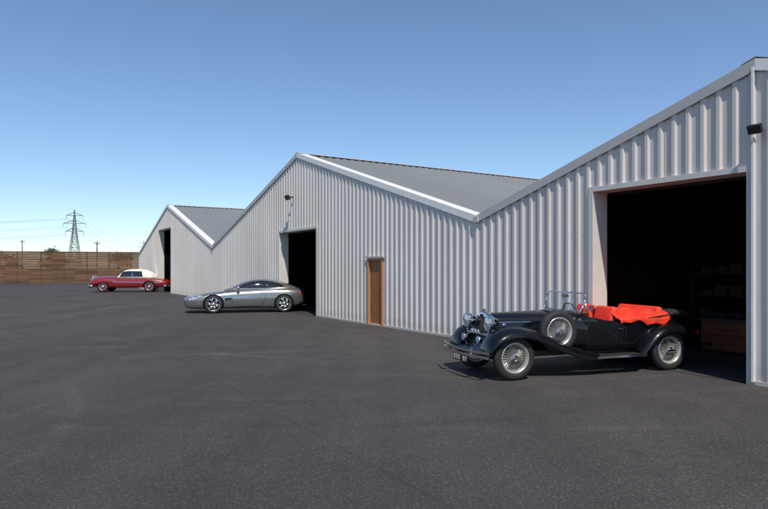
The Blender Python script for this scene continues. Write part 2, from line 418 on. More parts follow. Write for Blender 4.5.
boxo('door_handle',(a+.16,.012,1.02),(.12,.03,.02),M['chrome'],W); boxo('door_plinth',((a+b)/2,-.0,.03),(b-a,.1,.05),M['trimg'],W)
for i,(a,b) in enumerate([(-6.4,-.12),(2.92,10.34),(11.26,14.8),(18.52,37.58),(41.72,49.5)]):
    boxo('base_drip_%d'%(i+1),((a+b)/2,.02,.035),(b-a,.07,.06),M['trimg'],W)
m=MB()
for zr in(.25,1.3,2.4):
    s=-1.0
    while s<14:
        ok=all(not(d[0]-.15<s<d[1]+.15) for d in doors)
        if ok and zr<ztop(s)-.3: m.rod((s+.06,.0,zr),(s+.06,.008,zr),.007,6)
        s+=.25
for s_ in [x*.25 for x in range(0,24)]:
    if 3.35<ztop(s_)-.3: m.rod((s_+.06,.0,3.35),(s_+.06,.008,3.35),.007,6)
m.out('cladding_screws',M['trimg'],W)
def flood(name,s,z,k=1.0):
    e=empty(name); e.parent=W; 
    boxo('bracket',(s,.04+.07*k,z),(.04*k,.14*k,.04*k),M['blackmet'],e); boxo('arm',(s,.05+.15*k,z-.03*k),(.04*k,.04*k,.14*k),M['blackmet'],e)
    m=MB(); rot=Matrix.Rotation(R(-25),3,'X'); c=Vector((s,.05+.22*k,z-.02)); m.box(c,(.24*k,.10*k,.17*k),rot); o=m.out('lamp_head',M['blackmet'],e); bake(o,[bevelm(.012)])
    m=MB(); m.box(c+rot@Vector((0,.053*k,0)),(.2*k,.006,.13*k),rot); m.out('lamp_glass',M['glassdark'],e)
flood('floodlight',16.95,4.5,1.1); flood('floodlight',-.215,3.80,.8)

def cabinet():
    e=empty('wooden_cabinet'); e.parent=W; s,t=1.95,3.3
    boxo('carcass',(s,-t,.34),(1.1,.5,.62),M['boxwood'],e,.01); boxo('top',(s,-t,.67),(1.2,.56,.04),M['shelf'],e,.005)
    for k in range(2):
        boxo('drawer_%d'%k,(s,-t+.262,.19+k*.29),(1.0,.03,.26),M['boxwood'],e,.006); boxo('pull_%d'%k,(s,-t+.29,.19+k*.29),(.3,.03,.02),M['shelf'],e)
cabinet()
e=empty('storage_shelves'); e.parent=W
for x in(3.6,5.4):
    for y in(-7.6,-8.2): boxo('upright',(x,y,1.1),(.05,.05,2.2),M['shelf'],e)
for z in(.3,.95,1.6,2.15): boxo('shelf',(4.5,-7.9,z),(1.8,.6,.04),M['shelf'],e)
for k in range(12):
    z=(.32,.97,1.62)[k%3]; hh=random.uniform(.15,.4)
    boxo('stored_box_%d'%k,(3.8+(k//3)*.42,-7.85,z+hh/2),(.3,.35,hh),M['carton'],e,.01)
e=empty('workbench'); e.parent=W
boxo('bench_top',(.9,-6.2,.9),(1.6,.7,.06),M['carton'],e,.01)
for x in(.2,1.6):
    for y in(-5.95,-6.45): boxo('leg',(x,y,.44),(.07,.07,.87),M['shelf'],e)

# ------------------------------------------------------------------ fence
fa=Vector((-52,65.5,0)); fb=Vector((-8,77.5,0)); fl=(fb-fa).length; fang=math.atan2(fb.y-fa.y,fb.x-fa.x)
F=empty('timber_fence',fa,fang); m=MB(); FH=3.6; nb=int(FH/.2)
L0=-30; L1=fl
x=L0
while x<L1:
    for k in range(nb):
        m.box((x+1.2,random.uniform(-.008,.008),.1+k*.2),(2.385,.045,.185))
    x+=2.4
m.out('boards',M['fence'],F)
m=MB(); x=L0
while x<=L1: m.box((x,.09,FH/2+.03),(.14,.12,FH+.06)); m.box((x,-.05,FH/2),(.09,.05,FH)); x+=2.4
m.out('posts',M['fence'],F)
boxo('top_rail',((L0+L1)/2,0,FH+.03),(L1-L0,.12,.05),M['fence'],F)

# ------------------------------------------------------------------ pylons, cables
def pylon(loc,rz):
    e=empty('electricity_pylon',loc,rz); m=MB(); r=.12
    def hw(z): 
        return 3.2-(3.2-.85)*min(z,20)/20 if z<20 else .85-(z-20)/11*.75
    lv=[0,4.5,8.5,12,15,17.6,20,22,24,26,28,29.5,31]
    for a,b in zip(lv[:-1],lv[1:]):
        ha,hb=hw(a),hw(b); ca=[(ha,ha),(-ha,ha),(-ha,-ha),(ha,-ha)]; cb=[(hb,hb),(-hb,hb),(-hb,-hb),(hb,-hb)]
        for k in range(4):
            k2=(k+1)%4; m.rod((*ca[k],a),(*cb[k],b),r*1.3,4); m.rod((*ca[k],a),(*cb[k2],b),r*.8,4); m.rod((*ca[k2],a),(*cb[k],b),r*.8,4); m.rod((*cb[k],b),(*cb[k2],b),r*.8,4)
    for z,wd in((20,4.2),(24,5.2),(28,3.8)):
        for sg in(-1,1):
            tip=(sg*wd,0,z+.1)
            for yy in(-1,1):
                m.rod((sg*hw(z),yy*hw(z),z),tip,r,4); m.rod((sg*hw(z+1.6),yy*hw(z+1.6),z+1.6),tip,r,4)
            m.rod((sg*(wd*.6),0,z),(sg*(wd*.6),0,z+.8),r*.7,4); m.rod(tip,(sg*wd,0,z-1.6),r*.9,5)
    m.out('lattice_tower',M['steel'],e); return e
pyl=[pylon((-600,270,0),R(12)),pylon((-155,302,0),R(12)),pylon((-255,640,0),R(20))]
bpy.context.view_layer.update()
m=MB()
for A,B,sag in((pyl[0],pyl[1],7),(pyl[1],pyl[2],6)):
    for z,wd in((20,4.2),(24,5.2),(28,3.8)):
        for sg in(-1,1):
            p=A.matrix_world@Vector((sg*wd,0,z-1.6)); q=B.matrix_world@Vector((sg*wd,0,z-1.6)); pts=[]
            for k in range(25):
                t=k/24; c=p.lerp(q,t); c.z-=sag*4*t*(1-t); pts.append(c)
            m.poly(pts,.035,4)
m.out('power_lines',M['cable'])
def upole(x,y,h):
    e=empty('utility_pole',(x,y,0),R(60)); m=MB(); m.rod((0,0,0),(0,0,h),.11,8,.08); m.box((0,0,h-.4),(.9,.1,.1))
    for q in(-.4,0,.4): m.rod((q,0,h-.35),(q,0,h-.15),.04,6)
    m.out('pole',M['bark'],e)
upole(-47.6,100,6.2); upole(-72,120,7.4)

# ------------------------------------------------------------------ trees beyond the fence
def tree(loc,h,w,seed):
    rnd=random.Random(seed); e=empty('tree',loc); m=MB(); m.rod((0,0,0),(0,0,h*.55),.16,8,.08)
    cl=[]
    for k in range(9):
        a=rnd.uniform(0,6.28); z=rnd.uniform(.45,.9)*h; rr=rnd.uniform(.2,1)*w/2
        p=Vector((rr*math.cos(a),rr*math.sin(a),z)); cl.append(p); m.rod((0,0,h*rnd.uniform(.3,.5)),p,.06,5,.02)
    m.out('trunk',M['bark'],e); v=[];f=[]
    for p in cl:
        for k in range(170):
            d=Vector((rnd.gauss(0,1),rnd.gauss(0,1),rnd.gauss(0,.8)))*w*.11; c=p+d; s=rnd.uniform(.07,.16)
            u=Vector((rnd.gauss(0,1),rnd.gauss(0,1),rnd.gauss(0,1))).normalized(); t=u.orthogonal().normalized()
            n=len(v); v+=[c+u*s,c+t*s*.6,c-u*s,c-t*s*.6]; f.append([n,n+1,n+2,n+3])
    obj('crown',v,f,M['leaf'],e)
for i,(px,Y,h,wd) in enumerate([(57,84,4.6,3.2),(51,86,4.5,3),(5,90,3.9,4),(118,105,4.6,4)]):
    tree(((px-384)/FPX*Y,Y,0),h,wd,i+3)

# ------------------------------------------------------------------ wheels
def wheel(parent,x,y,r,wd,style,side,name='wheel',z=None,tilt=0):
    e=empty(name,(x,y,r if z is None else z)); e.parent=parent; e.rotation_euler=(0,tilt,0)
    s=side; h=wd/2; ri={'alloy':.70,'wire':.68,'cap':.62}[style]*r
    m=MB(); m.lathe([(-h*.8,ri),(-h,ri+.02),(-h*1.02,r*.86),(-h*.8,r*.965),(-h*.45,r),(h*.45,r),(h*.8,r*.965),(h*1.02,r*.86),(h,ri+.02),(h*.8,ri)],n=56); m.out('tyre',M['rubber'],e,True)
    if style=='wire':
        m=MB(); m.lathe([(h*.85,ri+.006),(h*.95,ri),(h*.8,ri-.022),(h*.35,ri-.035),(0,ri-.05),(-h*.35,ri-.035),(-h*.8,ri-.022),(-h*.95,ri),(-h*.85,ri+.006)],n=56); m.out('rim',M['wire'],e,True)
        m=MB(); n=28
        for k in range(n):
            t=2*math.pi*k/n
            for dt,yo,yi in((.30,.35,.9),(-.30,.35,.9),(.22,-.3,-.6),(-.22,-.3,-.6)):
                a=t+dt+(0.1 if yo<0 else 0)
                m.rod((ri*.955*math.cos(t),s*h*yo*.3,ri*.955*math.sin(t)),(.045*math.cos(a*1),s*h*yi,.045*math.sin(a)),.0025,4)
        m.out('wire_spokes',M['wire'],e)
        m=MB(); m.lathe([(-s*h*.8,.045),(s*h*.9,.045),(s*h*1.05,.052),(s*h*1.15,.04),(s*h*1.5,.022),(s*h*1.5,.0001)],n=20)
        m.box((0,s*h*1.35,0),(.15,.02,.022)); m.out('knock_off_hub',M['chrome'],e,False)
        m=MB(); m.lathe([(-s*h*.35,.15),(-s*h*.35,.0005)],n=24); m.lathe([(-s*h*.35,.15),(-s*h*.9,.15)],n=24); m.out('brake_drum',M['blackmet'],e)
    elif style=='alloy':
        m=MB(); m.lathe([(s*h*.95,ri+.006),(s*h,ri-.008),(s*h*.75,ri-.02),(s*h*.2,ri-.035),(-s*h*.9,ri-.03)],n=48); m.out('rim',M['alum'],e,True)
        m=MB()
        for k in range(6):
            for dd in(-.16,.16):
                t=2*math.pi*k/6+.2; a=Vector((.05*math.cos(t),s*h*.62,.05*math.sin(t))); bb=Vector(((ri-.015)*math.cos(t+dd),s*h*.8,(ri-.015)*math.sin(t+dd)))
                m.rod(a,bb,.021,6,.013)
        m.lathe([(s*h*.5,.075),(s*h*.8,.07),(s*h*.86,.05),(s*h*.86,.0005)],n=20); m.out('spokes',M['alum'],e,True)
        m=MB(); m.lathe([(s*h*.15,.165),(s*h*.1,.0005)],n=32); m.out('brake_disc',M['steel'],e); m=MB(); m.lathe([(-s*h*.1,ri-.03),(-s*h*.1,.0005)],n=32); m.out('backing',M['dark'],e)
    else:
        m=MB(); m.lathe([(s*h*.9,ri+.004),(s*h*.8,ri-.02),(s*h*.55,ri-.05),(s*h*.5,.12)],n=40); m.out('rim',M['redp'],e,True)
        m=MB(); m.lathe([(s*h*.5,.13),(s*h*.95,.11),(s*h*1.15,.05),(s*h*1.18,.0005)],n=32); m.lathe([(s*h*.93,ri+.012),(s*h*.98,ri),(s*h*.86,ri-.016)],n=40); m.out('hub_cap',M['chrome'],e,True)
    return e
def place(px_front,y_front,heading_deg,ytrack,xaxle):
    Y=H*FPX/(y_front-HZ); X=(px_front-384)/FPX*Y
    rz=math.pi+R(heading_deg); c,s=math.cos(rz),math.sin(rz)
    return Vector((X-(c*xaxle-s*ytrack),Y-(s*xaxle+c*ytrack),0.0)),rz
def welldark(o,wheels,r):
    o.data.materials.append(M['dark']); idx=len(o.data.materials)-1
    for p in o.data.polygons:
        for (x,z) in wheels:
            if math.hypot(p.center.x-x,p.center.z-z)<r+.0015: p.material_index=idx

# ------------------------------------------------------------------ silver sports coupe
def coupe():
    loc,rz=place(213.5,313.4,14.5,.79,1.345); C=empty('silver_sports_car',loc,rz)
    def sec(zb,w,zm,zs,wt,zt): return [(0,zb),(w*.80,zb),(w*.95,zb+.07),(w*.985,zm-.02),(w,zm+.1),(w*.955,zs-.02),(wt,zs+(zt-zs)*.55),(wt*.5,zt-.008),(0,zt)]
    st=[(2.46,.32,.36,.43,.52,.26,.55),(2.40,.21,.62,.41,.57,.44,.61),(2.2,.16,.78,.43,.64,.55,.68),(1.84,.15,.87,.44,.715,.60,.755),(1.345,.15,.93,.46,.78,.68,.82),(.9,.15,.915,.46,.82,.68,.87),(.4,.15,.89,.46,.85,.70,.90),
        (-.2,.15,.88,.48,.87,.70,.92),(-.8,.15,.91,.5,.90,.72,.94),(-1.345,.17,.965,.52,.925,.74,.98),(-1.75,.22,.93,.55,.91,.68,1.0),(-2.03,.28,.85,.56,.87,.62,.985),(-2.16,.34,.76,.58,.80,.54,.93),(-2.21,.42,.64,.60,.74,.45,.84)]
    body=loft('body',[(x,sec(*a)) for x,*a in st],M['silver'],3)
    wh=[(1.345,.345),(-1.345,.345)]
    cut(body,[cyl_cutter(x,z,.385,s*.55,s*1.3) for x,z in wh for s in(1,-1)]); welldark(body,wh,.385); smoothall(body)
    def gs(wb,zt,wr,zb=.80): return [(0,zb),(wb*.9,zb),(wb,zb+.08),(wb-.01,min(zb+.14,zt-.06)),((wb+wr)/2+.03,(zt+zb+.1)/2+.02),(wr,zt-.045),(wr*.55,zt-.008),(0,zt)]
    g=[(1.02,.50,.85,.40),(.75,.66,.955,.52),(.40,.73,1.12,.56),(.05,.75,1.255,.56),(-.25,.76,1.325,.56),(-.6,.77,1.335,.55),(-.95,.77,1.29,.54),(-1.3,.76,1.21,.50),(-1.7,.70,1.095,.44),(-1.95,.60,1.0,.38)]
    gh=loft('roof',[(x,gs(a,b,c)) for x,a,b,c in g],M['silver'],3)
    for o in(body,gh): o.parent=C
    bv=bvh_of([body,gh]); K=M['dark']
    for ax in('y+','y-'):
        panel('side_window',bv,[(.52,.955),(.18,1.12),(-.1,1.21),(-.5,1.25),(-.85,1.215),(-1.15,1.13),(-1.38,1.03),(-1.25,.985),(-.6,.96)],ax,M['glassdark'],C,.004,.04)
        seam('door_seam',bv,[(.62,.93),(.66,.6),(.55,.25),(-.45,.25),(-.62,.55),(-.62,.95)],ax,K,C,.014)
        seam('window_pillar',bv,[(-.72,.96),(-.66,1.22)],ax,M['black'],C,.03,.008)
        seam('sill_line',bv,[(.9,.22),(-.9,.22)],ax,K,C,.03)
        panel('wing_vent',bv,[(.92,.62),(.66,.60),(.68,.52),(.90,.50)],ax,K,C,.003); seam('vent_strake',bv,[(.93,.60),(.0,.63)],ax,M['chrome'],C,.014,.008)
        panel('door_handle',bv,[(-.40,.76),(-.56,.765),(-.56,.79),(-.40,.785)],ax,M['chrome'],C,.012)
        s=1 if ax=='y+' else -1
        panel('headlamp',bv,[(2.28,.52),(2.06,.55),(1.76,.67),(1.84,.70),(2.08,.665),(2.24,.60)],ax,M['lens'],C,.004)
        panel('tail_lamp',bv,[(-2.0,.72),(-2.18,.70),(-2.19,.82),(-2.02,.86)],ax,M['redlens'],C,.004)
        panel('side_marker',bv,[(1.93,.40),(1.85,.40),(1.85,.425),(1.93,.425)],ax,M['amber'],C,.004)
        boxo('mirror',(.42,s*.94,.985),(.12,.16,.10),M['silver'],C,.035,3); boxo('mirror_stalk',(.44,s*.84,.95),(.05,.10,.03),M['black'],C)
        m=MB(); m.rod((-2.12,s*.5,.27),(-2.27,s*.5,.27),.045,16); m.out('exhaust',M['chrome'],C)
    panel('windscreen',bv,[(.86,-.50),(.86,.50),(.62,.60),(.20,.55),(.13,.3),(.11,0),(.13,-.3),(.20,-.55),(.62,-.60)],'z+',M['glassdark'],C,.004)
    panel('rear_window',bv,[(-1.08,-.42),(-1.08,.42),(-1.78,.36),(-1.78,-.36)],'z+',M['glassdark'],C,.004)
    panel('grille',bv,[(-.36,.50),(.36,.50),(.44,.42),(.36,.32),(-.36,.32),(-.44,.42)],'x+',K,C,.004)
    for k in range(5): seam('grille_bar_%d'%k,bv,[(-.37,.345+k*.033),(.37,.345+k*.033)],'x+',M['chrome'],C,.010,.012)
    panel('lower_intake',bv,[(-.5,.28),(.5,.28),(.45,.22),(-.45,.22)],'x+',K,C,.004)
    seam('bonnet_seam',bv,[(2.0,.42),(1.4,.60),(.95,.64)],'z+',K,C,.012); seam('bonnet_seam',bv,[(2.0,-.42),(1.4,-.60),(.95,-.64)],'z+',K,C,.012)
    panel('number_plate',bv,[(-.25,.80),(.25,.80),(.25,.69),(-.25,.69)],'x-',M['platew'],C,.01)
    for x in(1.345,-1.345):
        for s in(1,-1): wheel(C,x,s*.80,.345,.25,'alloy',s)
coupe()

# ------------------------------------------------------------------ red classic convertible
def redcar():
    k_=1.07
    loc,rz=place(103,292.2,5,.76*k_,1.55*k_); C=empty('red_classic_car',loc,rz); C.scale=(k_,k_,k_)
    def sec(zb,w,zm,zs,wt,zt): return [(0,zb),(w*.85,zb),(w*.97,zb+.08),(w,zm-.05),(w,zm+.08),(w*.93,zs),(wt,zs+(zt-zs)*.6),(wt*.5,zt-.01),(0,zt)]
    st=[(2.42,.42,.50,.58,.72,.26,.80),(2.36,.34,.74,.58,.82,.36,1.0),(2.1,.32,.86,.6,.90,.38,1.06),(1.55,.30,.90,.62,.93,.40,1.09),(.9,.28,.90,.62,.92,.46,1.09),(.5,.28,.90,.62,.93,.6,1.06),(-.3,.28,.90,.62,.92,.64,.99),
        (-.9,.28,.90,.62,.92,.64,.99),(-1.5,.30,.92,.62,.94,.62,1.01),(-2.1,.33,.88,.62,.87,.52,.97),(-2.6,.38,.78,.6,.74,.44,.83),(-2.78,.44,.62,.58,.64,.36,.70)]
    body=loft('body',[(x,sec(*a)) for x,*a in st],M['redp'],3)
    wh=[(1.55,.36),(-1.5,.36)]
    cut(body,[cyl_cutter(x,z,.41,s*.5,s*1.3) for x,z in wh for s in(1,-1)]); welldark(body,wh,.41); smoothall(body)
    def gs(wb,zt,wr,zb=.86): return [(0,zb),(wb*.95,zb),(wb,zb+.1),((wb+wr)/2+.03,(zt+zb+.1)/2),(wr,zt-.06),(wr*.55,zt-.01),(0,zt)]
    g=[(.80,.55,.98,.5),(.52,.68,1.24,.58),(.35,.72,1.46,.60),(.0,.74,1.56,.60),(-.6,.76,1.58,.60),(-1.1,.75,1.52,.58),(-1.45,.70,1.36,.54),(-1.75,.62,1.04,.46)]
    gh=loft('canvas_roof',[(x,gs(a,b,c)) for x,a,b,c in g],M['cream'],3)
    for o in(body,gh): o.parent=C
    bv=bvh_of([body,gh])
    for ax in('y+','y-'):
        s=1 if ax=='y+' else -1
        panel('side_window',bv,[(.50,1.02),(.33,1.38),(-.1,1.43),(-.95,1.41),(-1.05,1.03)],ax,M['glassdark'],C,.006)
        seam('window_pillar',bv,[(-.35,1.02),(-.35,1.42)],ax,M['chrome'],C,.035,.012)
        seam('waist_chrome',bv,[(1.2,.98),(.3,.985),(-1.8,.965)],ax,M['chrome'],C,.025,.012)
        seam('body_moulding',bv,[(2.1,.72),(-2.3,.66)],ax,M['chrome'],C,.02,.012); seam('sill_trim',bv,[(1.05,.33),(-1.0,.33)],ax,M['chrome'],C,.04,.012)
        seam('door_seam',bv,[(.45,.98),(.45,.36),(-.6,.36),(-.68,.98)],ax,M['dark'],C,.016)
        m=MB(); m.lathe([(.12,.0005),(.11,.07),(.06,.11),(-.1,.125),(-.2,.12)],c=(2.28,s*.62,.80),axis='x',n=24); m.out('headlamp',M['chrome'],C,True)
        m=MB(); m.lathe([(.02,.0005),(.0,.05),(-.03,.07)],c=(2.38,s*.42,.62),axis='x',n=20); m.out('fog_lamp',M['lens'],C,True)
        boxo('tail_lamp',(-2.62,s*.66,.72),(.1,.08,.16),M['redlens'],C,.02)
        fw=loft('front_wing',[(2.34,[(0,.5),(.08,.5),(.10,.62),(.08,.74),(0,.78)]),(2.1,[(0,.42),(.14,.44),(.16,.65),(.12,.86),(0,.92)]),(1.5,[(0,.66),(.15,.70),(.16,.78),(.12,.92),(0,.98)]),(.8,[(0,.5),(.12,.52),(.14,.68),(.10,.86),(0,.92)]),(.0,[(0,.5),(.04,.52),(.05,.6),(.04,.7),(0,.75)])],M['redp'],2)
        for v in fw.data.vertices: v.co.y+=s*.78
        fw.parent=C
    panel('windscreen',bv,[(.74,-.5),(.74,.5),(.42,.56),(.42,-.56)],'z+',M['glassdark'],C,.006)
    boxo('radiator_shell',(2.40,0,.80),(.12,.46,.62),M['chrome'],C,.04,3)
    m=MB()
    for k in range(9): m.box((2.465,-.16+k*.04,.76),(.02,.014,.46))
    boxo('radiator_core',(2.458,0,.77),(.012,.36,.5),M['dark'],C); m.out('radiator_slats',M['chrome'],C)
    for nm,x,s in(('front_bumper',2.58,1),('rear_bumper',-2.88,-1)):
        m=MB(); pts=[(x-s*.42,-.93,.42),(x-s*.1,-.82,.42),(x,-.4,.42),(x,.4,.42),(x-s*.1,.82,.42),(x-s*.42,.93,.42)]; m.poly(pts,.055,10); m.out(nm,M['chrome'],C,True)
        for y in(-.35,.35): boxo('overrider',(x+s*.04,y,.45),(.07,.06,.24),M['chrome'],C,.02)
    boxo('number_plate',(2.62,0,.33),(.02,.5,.11),M['plate'],C)
    for x in(1.55,-1.5):
        for s in(1,-1): wheel(C,x,s*.77,.36,.19,'cap',s)
redcar()

# ------------------------------------------------------------------ black vintage tourer
def tourer():
    TR=.645; AX=1.5; loc,rz=place(513.5,380.3,18.5,TR,AX); C=empty('black_vintage_car',loc,rz)
    B=M['black']; CH=M['chrome']; K=M['dark']
    def bs(w,zt,zb=.42): return [(0,zb),(w*.9,zb),(w,zb+.06),(w,zb+.25),(w,zt-.24),(w*.93,zt-.10),(w*.62,zt-.025),(w*.2,zt),(0,zt+.004)]
    bon=loft('bonnet',[(x,bs(w_,z)) for x,w_,z in[(1.62,.235,1.0),(1.58,.24,1.005),(1.1,.30,1.02),(.6,.37,1.03),(.56,.376,1.03)]],B,2)
    cowl=loft('scuttle',[(x,bs(w_,z)) for x,w_,z in[(.565,.378,1.032),(.53,.385,1.034),(.3,.46,1.045),(.12,.53,1.04),(.05,.56,1.02),(.0,.565,.98)]],B,2)
    def ts(w,zt,zb=.36): return [(0,zb),(w*.85,zb),(w*.95,zb+.05),(w*.985,zb+.22),(w,zt-.18),(w,zt-.05),(w*.985,zt-.005),(w*.95,zt),(0,zt)]
    tub=loft('tub',[(x,ts(w_,z,zb)) for x,w_,z,zb in[(.16,.50,.90,.36),(.10,.53,.93,.36),(-.05,.575,.95,.36),(-.25,.60,.88,.36),(-.5,.615,.865,.36),(-.8,.62,.88,.36),(-1.1,.625,.92,.36),(-1.5,.61,.945,.38),(-1.85,.57,.93,.42),(-2.1,.50,.84,.46),(-2.27,.43,.70,.50),(-2.33,.36,.60,.52)]],B,2)
    m=MB(); m.box((-.83,0,1.15),(1.66,1.06,1.1)); c=m.out('c',K); bake(c,[bevelm(.08,3)]); recalc(c); cut(tub,[c])
    tub.data.materials.append(M['leather'])
    for p in tub.data.polygons:
        cc=p.center
        if -1.675<cc.x<.02 and abs(cc.y)<.5305 and .59<cc.z<.9 : p.material_index=len(tub.data.materials)-1
    for o in(bon,cowl,tub): o.parent=C; smoothall(o)
    def wing(name,path,s):
        v=[];f=[];n=9
        for (x,z,yi,yo,dr,cr) in path:
            w_=yo-yi; pr=[(yi,z-.10-cr),(yi+w_*.06,z-.03-cr*.4),(yi+w_*.22,z+.0),(yi+w_*.42,z+.018),(yi+w_*.62,z+.018),(yi+w_*.80,z-.005),(yi+w_*.94,z-.045),(yo,z-.09),(yo-.002,z-.09-dr)]
            for y,zz in pr: v.append((x,s*y,zz))
        for i in range(len(path)-1):
            for k in range(n-1):
                a=i*n+k; f.append([a,a+1,a+n+1,a+n])
        o=obj(name,v,f,B,C,True)
        def sol(o):
            q=o.modifiers.new('t','SOLIDIFY'); q.thickness=.014; q.offset=0
        bake(o,[subsurf(2),sol]); smoothall(o); return o
    for s in(1,-1):
        wing('front_wing',[(1.965,.42,.38,.72,.0,0),(1.95,.53,.37,.755,.01,0),(1.88,.66,.34,.785,.02,0),(1.74,.76,.32,.80,.03,0),(1.52,.81,.32,.81,.04,0),(1.28,.795,.32,.81,.05,0),(1.04,.73,.33,.81,.07,0),(.80,.62,.36,.81,.08,0),(.56,.505,.40,.81,.06,0),(.32,.415,.44,.81,.03,0),(.12,.365,.48,.81,.0,0),(-.02,.345,.5,.81,-.03,0)],s)
        wing('rear_wing',[(-.86,.33,.50,.78,-.04,0),(-.95,.44,.50,.79,.0,0),(-1.08,.60,.50,.80,.02,0),(-1.26,.735,.50,.81,.03,0),(-1.5,.79,.50,.81,.04,0),(-1.74,.765,.49,.81,.04,0),(-1.95,.67,.46,.80,.03,0),(-2.12,.53,.42,.79,.02,0),(-2.22,.39,.40,.77,.0,0)],s)
        obj('front_valance',[(1.7,s*.24,.62),(1.7,s*.35,.62),(.1,s*.50,.38),(.1,s*.44,.45)],[[0,1,2,3]],B,C)
        boxo('running_board',(-.44,s*.665,.305),(.98,.27,.03),B,C,.008); boxo('running_board_strip',(-.44,s*.808,.305),(.98,.014,.036),CH,C)
        m=MB()
        for k in range(6): m.box((-.44,s*(.57+k*.036),.323),(.94,.012,.008))
        m.out('tread_strips',M['rubber'],C)
        boxo('chassis_rail',(-.1,s*.42,.37),(3.7,.07,.10),M['blackmet'],C,.01)
        m=MB(); cx,cy,cz=1.74,s*.37,.87; m.lathe([(-.13,.0005),(-.12,.04),(-.08,.08),(-.02,.108),(.05,.118)],c=(cx,cy,cz),axis='x',n=32); m.lathe([(.045,.118),(.06,.126),(.075,.118),(.07,.108)],c=(cx,cy,cz),axis='x',n=32); m.out('headlamp_shell',CH,C,True)
        m=MB(); m.lathe([(.068,.11),(.088,.06),(.094,.0005)],c=(cx,cy,cz),axis='x',n=32); m.out('headlamp_lens',M['lens'],C,True)
        m=MB(); m.rod((1.70,s*.36,.76),(1.66,s*.30,.60),.018,8); m.out('headlamp_stay',CH,C,True)
        m=MB(); m.lathe([(-.07,.0005),(-.05,.04),(0,.062),(.02,.068),(.03,.06)],c=(1.90,s*.26,.60),axis='x',n=24); m.out('fog_lamp_shell',CH,C,True)
        m=MB(); m.lathe([(.028,.06),(.036,.0005)],c=(1.90,s*.26,.60),axis='x',n=24); m.out('fog_lamp_lens',M['lens'],C,True)
        m=MB(); m.rod((1.88,s*.26,.55),(1.86,s*.26,.44),.012,6); m.out('fog_lamp_stay',CH,C)
        m=MB(); m.lathe([(-.05,.0005),(-.02,.022),(.02,.022),(.04,.0005)],c=(1.62,s*.56,.86),axis='x',n=16); m.out('side_lamp',CH,C,True)
        m=MB(); m.lathe([(-.12,.015),(0,.02),(.06,.05)],c=(1.78,s*.15,.50),axis='x',n=20); m.out('horn',CH,C,True)
        boxo('tail_lamp',(-2.2,s*.60,.62),(.05,.06,.08),M['redlens'],C,.012)
        if s>0: wheel(C,.70,s*.655,.335,.125,'wire',s,'spare_wheel',.735)
        wheel(C,AX,s*TR,.35,.135,'wire',s); wheel(C,-AX,s*TR,.35,.135,'wire',s)
    bv=bvh_of([bon,cowl,tub])
    for ax in('y+','y-'):
        s=1 if ax=='y+' else -1
        for k in range(16): 
            x=1.38-k*.046; seam('bonnet_louvre_%d'%k,bv,[(x,.60),(x-.01,.80)],ax,M['blackmet'],C,.014,.010)
        seam('bonnet_hinge',bv,[(1.58,.90),(.57,.93)],ax,K,C,.008)
        seam('front_door_seam',bv,[(.02,.94),(.06,.42),(-.55,.42),(-.62,.85)],ax,M['blackmet'],C,.012,.004)
        seam('rear_door_seam',bv,[(-.66,.86),(-.66,.42),(-1.0,.42),(-1.18,.60),(-1.28,.92)],ax,M['blackmet'],C,.012,.004)
        boxo('door_handle',(-.54,s*.635,.74),(.10,.02,.02),CH,C,.006); boxo('door_handle',(-1.1,s*.65,.78),(.10,.02,.02),CH,C,.006)
        seam('chrome_waist',bv,[(1.56,.865),(.6,.87)],ax,CH,C,.007,.006)
    def rpt(k,grow=0,x=0):
        return [(.22+grow,.43-grow),(.235+grow,.60),(.24+grow,.86),(.215+grow,.95+grow*.6),(.12,1.0+grow),(0,1.025+grow)]
    half=rpt(0); full=[(y,z) for y,z in half]+[(-y,z) for y,z in half[::-1][1:]]
    innerh=[(.185,.47),(.20,.60),(.203,.84),(.18,.905),(.10,.945),(0,.96)]; inn=[(y,z) for y,z in innerh]+[(-y,z) for y,z in innerh[::-1][1:]]
    n=len(full); v=[(1.60,y,z) for y,z in full]+[(1.70,y,z) for y,z in full]+[(1.715,y*.97+0,z-.004) for y,z in inn]+[(1.67,y,z) for y,z in inn]; f=[]
    for k in range(n):
        k2=(k+1)%n
        for q in range(3): f.append([q*n+k,q*n+k2,(q+1)*n+k2,(q+1)*n+k])
    o=obj('radiator_shell',v,f,CH,C); bake(o,[bevelm(.006)]); 
    obj('radiator_core',[(1.675,y,z) for y,z in inn],[list(range(n))],K,C)
    m=MB()
    for k in range(19):
        y=-.18+k*.02; zt=.945-abs(y)*.35; m.box((1.692,y,(zt+.48)/2),(.03,.007,zt-.48))
    m.box((1.70,0,.71),(.04,.016,.48)); m.out('radiator_slats',CH,C)
    m=MB(); m.rod((1.68,0,1.02),(1.68,0,1.06),.03,12); m.rod((1.68,0,1.06),(1.68,0,1.075),.036,8); m.out('filler_cap',CH,C); 
    m=MB(); m.rod((1.70,0,.965),(1.735,0,.965),.032,8); m.out('octagon_badge',M['plate'],C)
    m=MB(); m.poly([(1.80,-.42,.68),(1.84,-.2,.69),(1.85,0,.69),(1.84,.2,.69),(1.80,.42,.68)],.014,8); m.rod((1.76,-.37,.74),(1.80,-.42,.68),.014); m.rod((1.76,.37,.74),(1.80,.42,.68),.014)
    m.out('badge_bar',CH,C,True)
    m=MB()
    for y in(-.08,.03,.14): m.rod((1.85,y,.72),(1.865,y,.72),.035,16)
    m.out('badges',M['lens'],C)
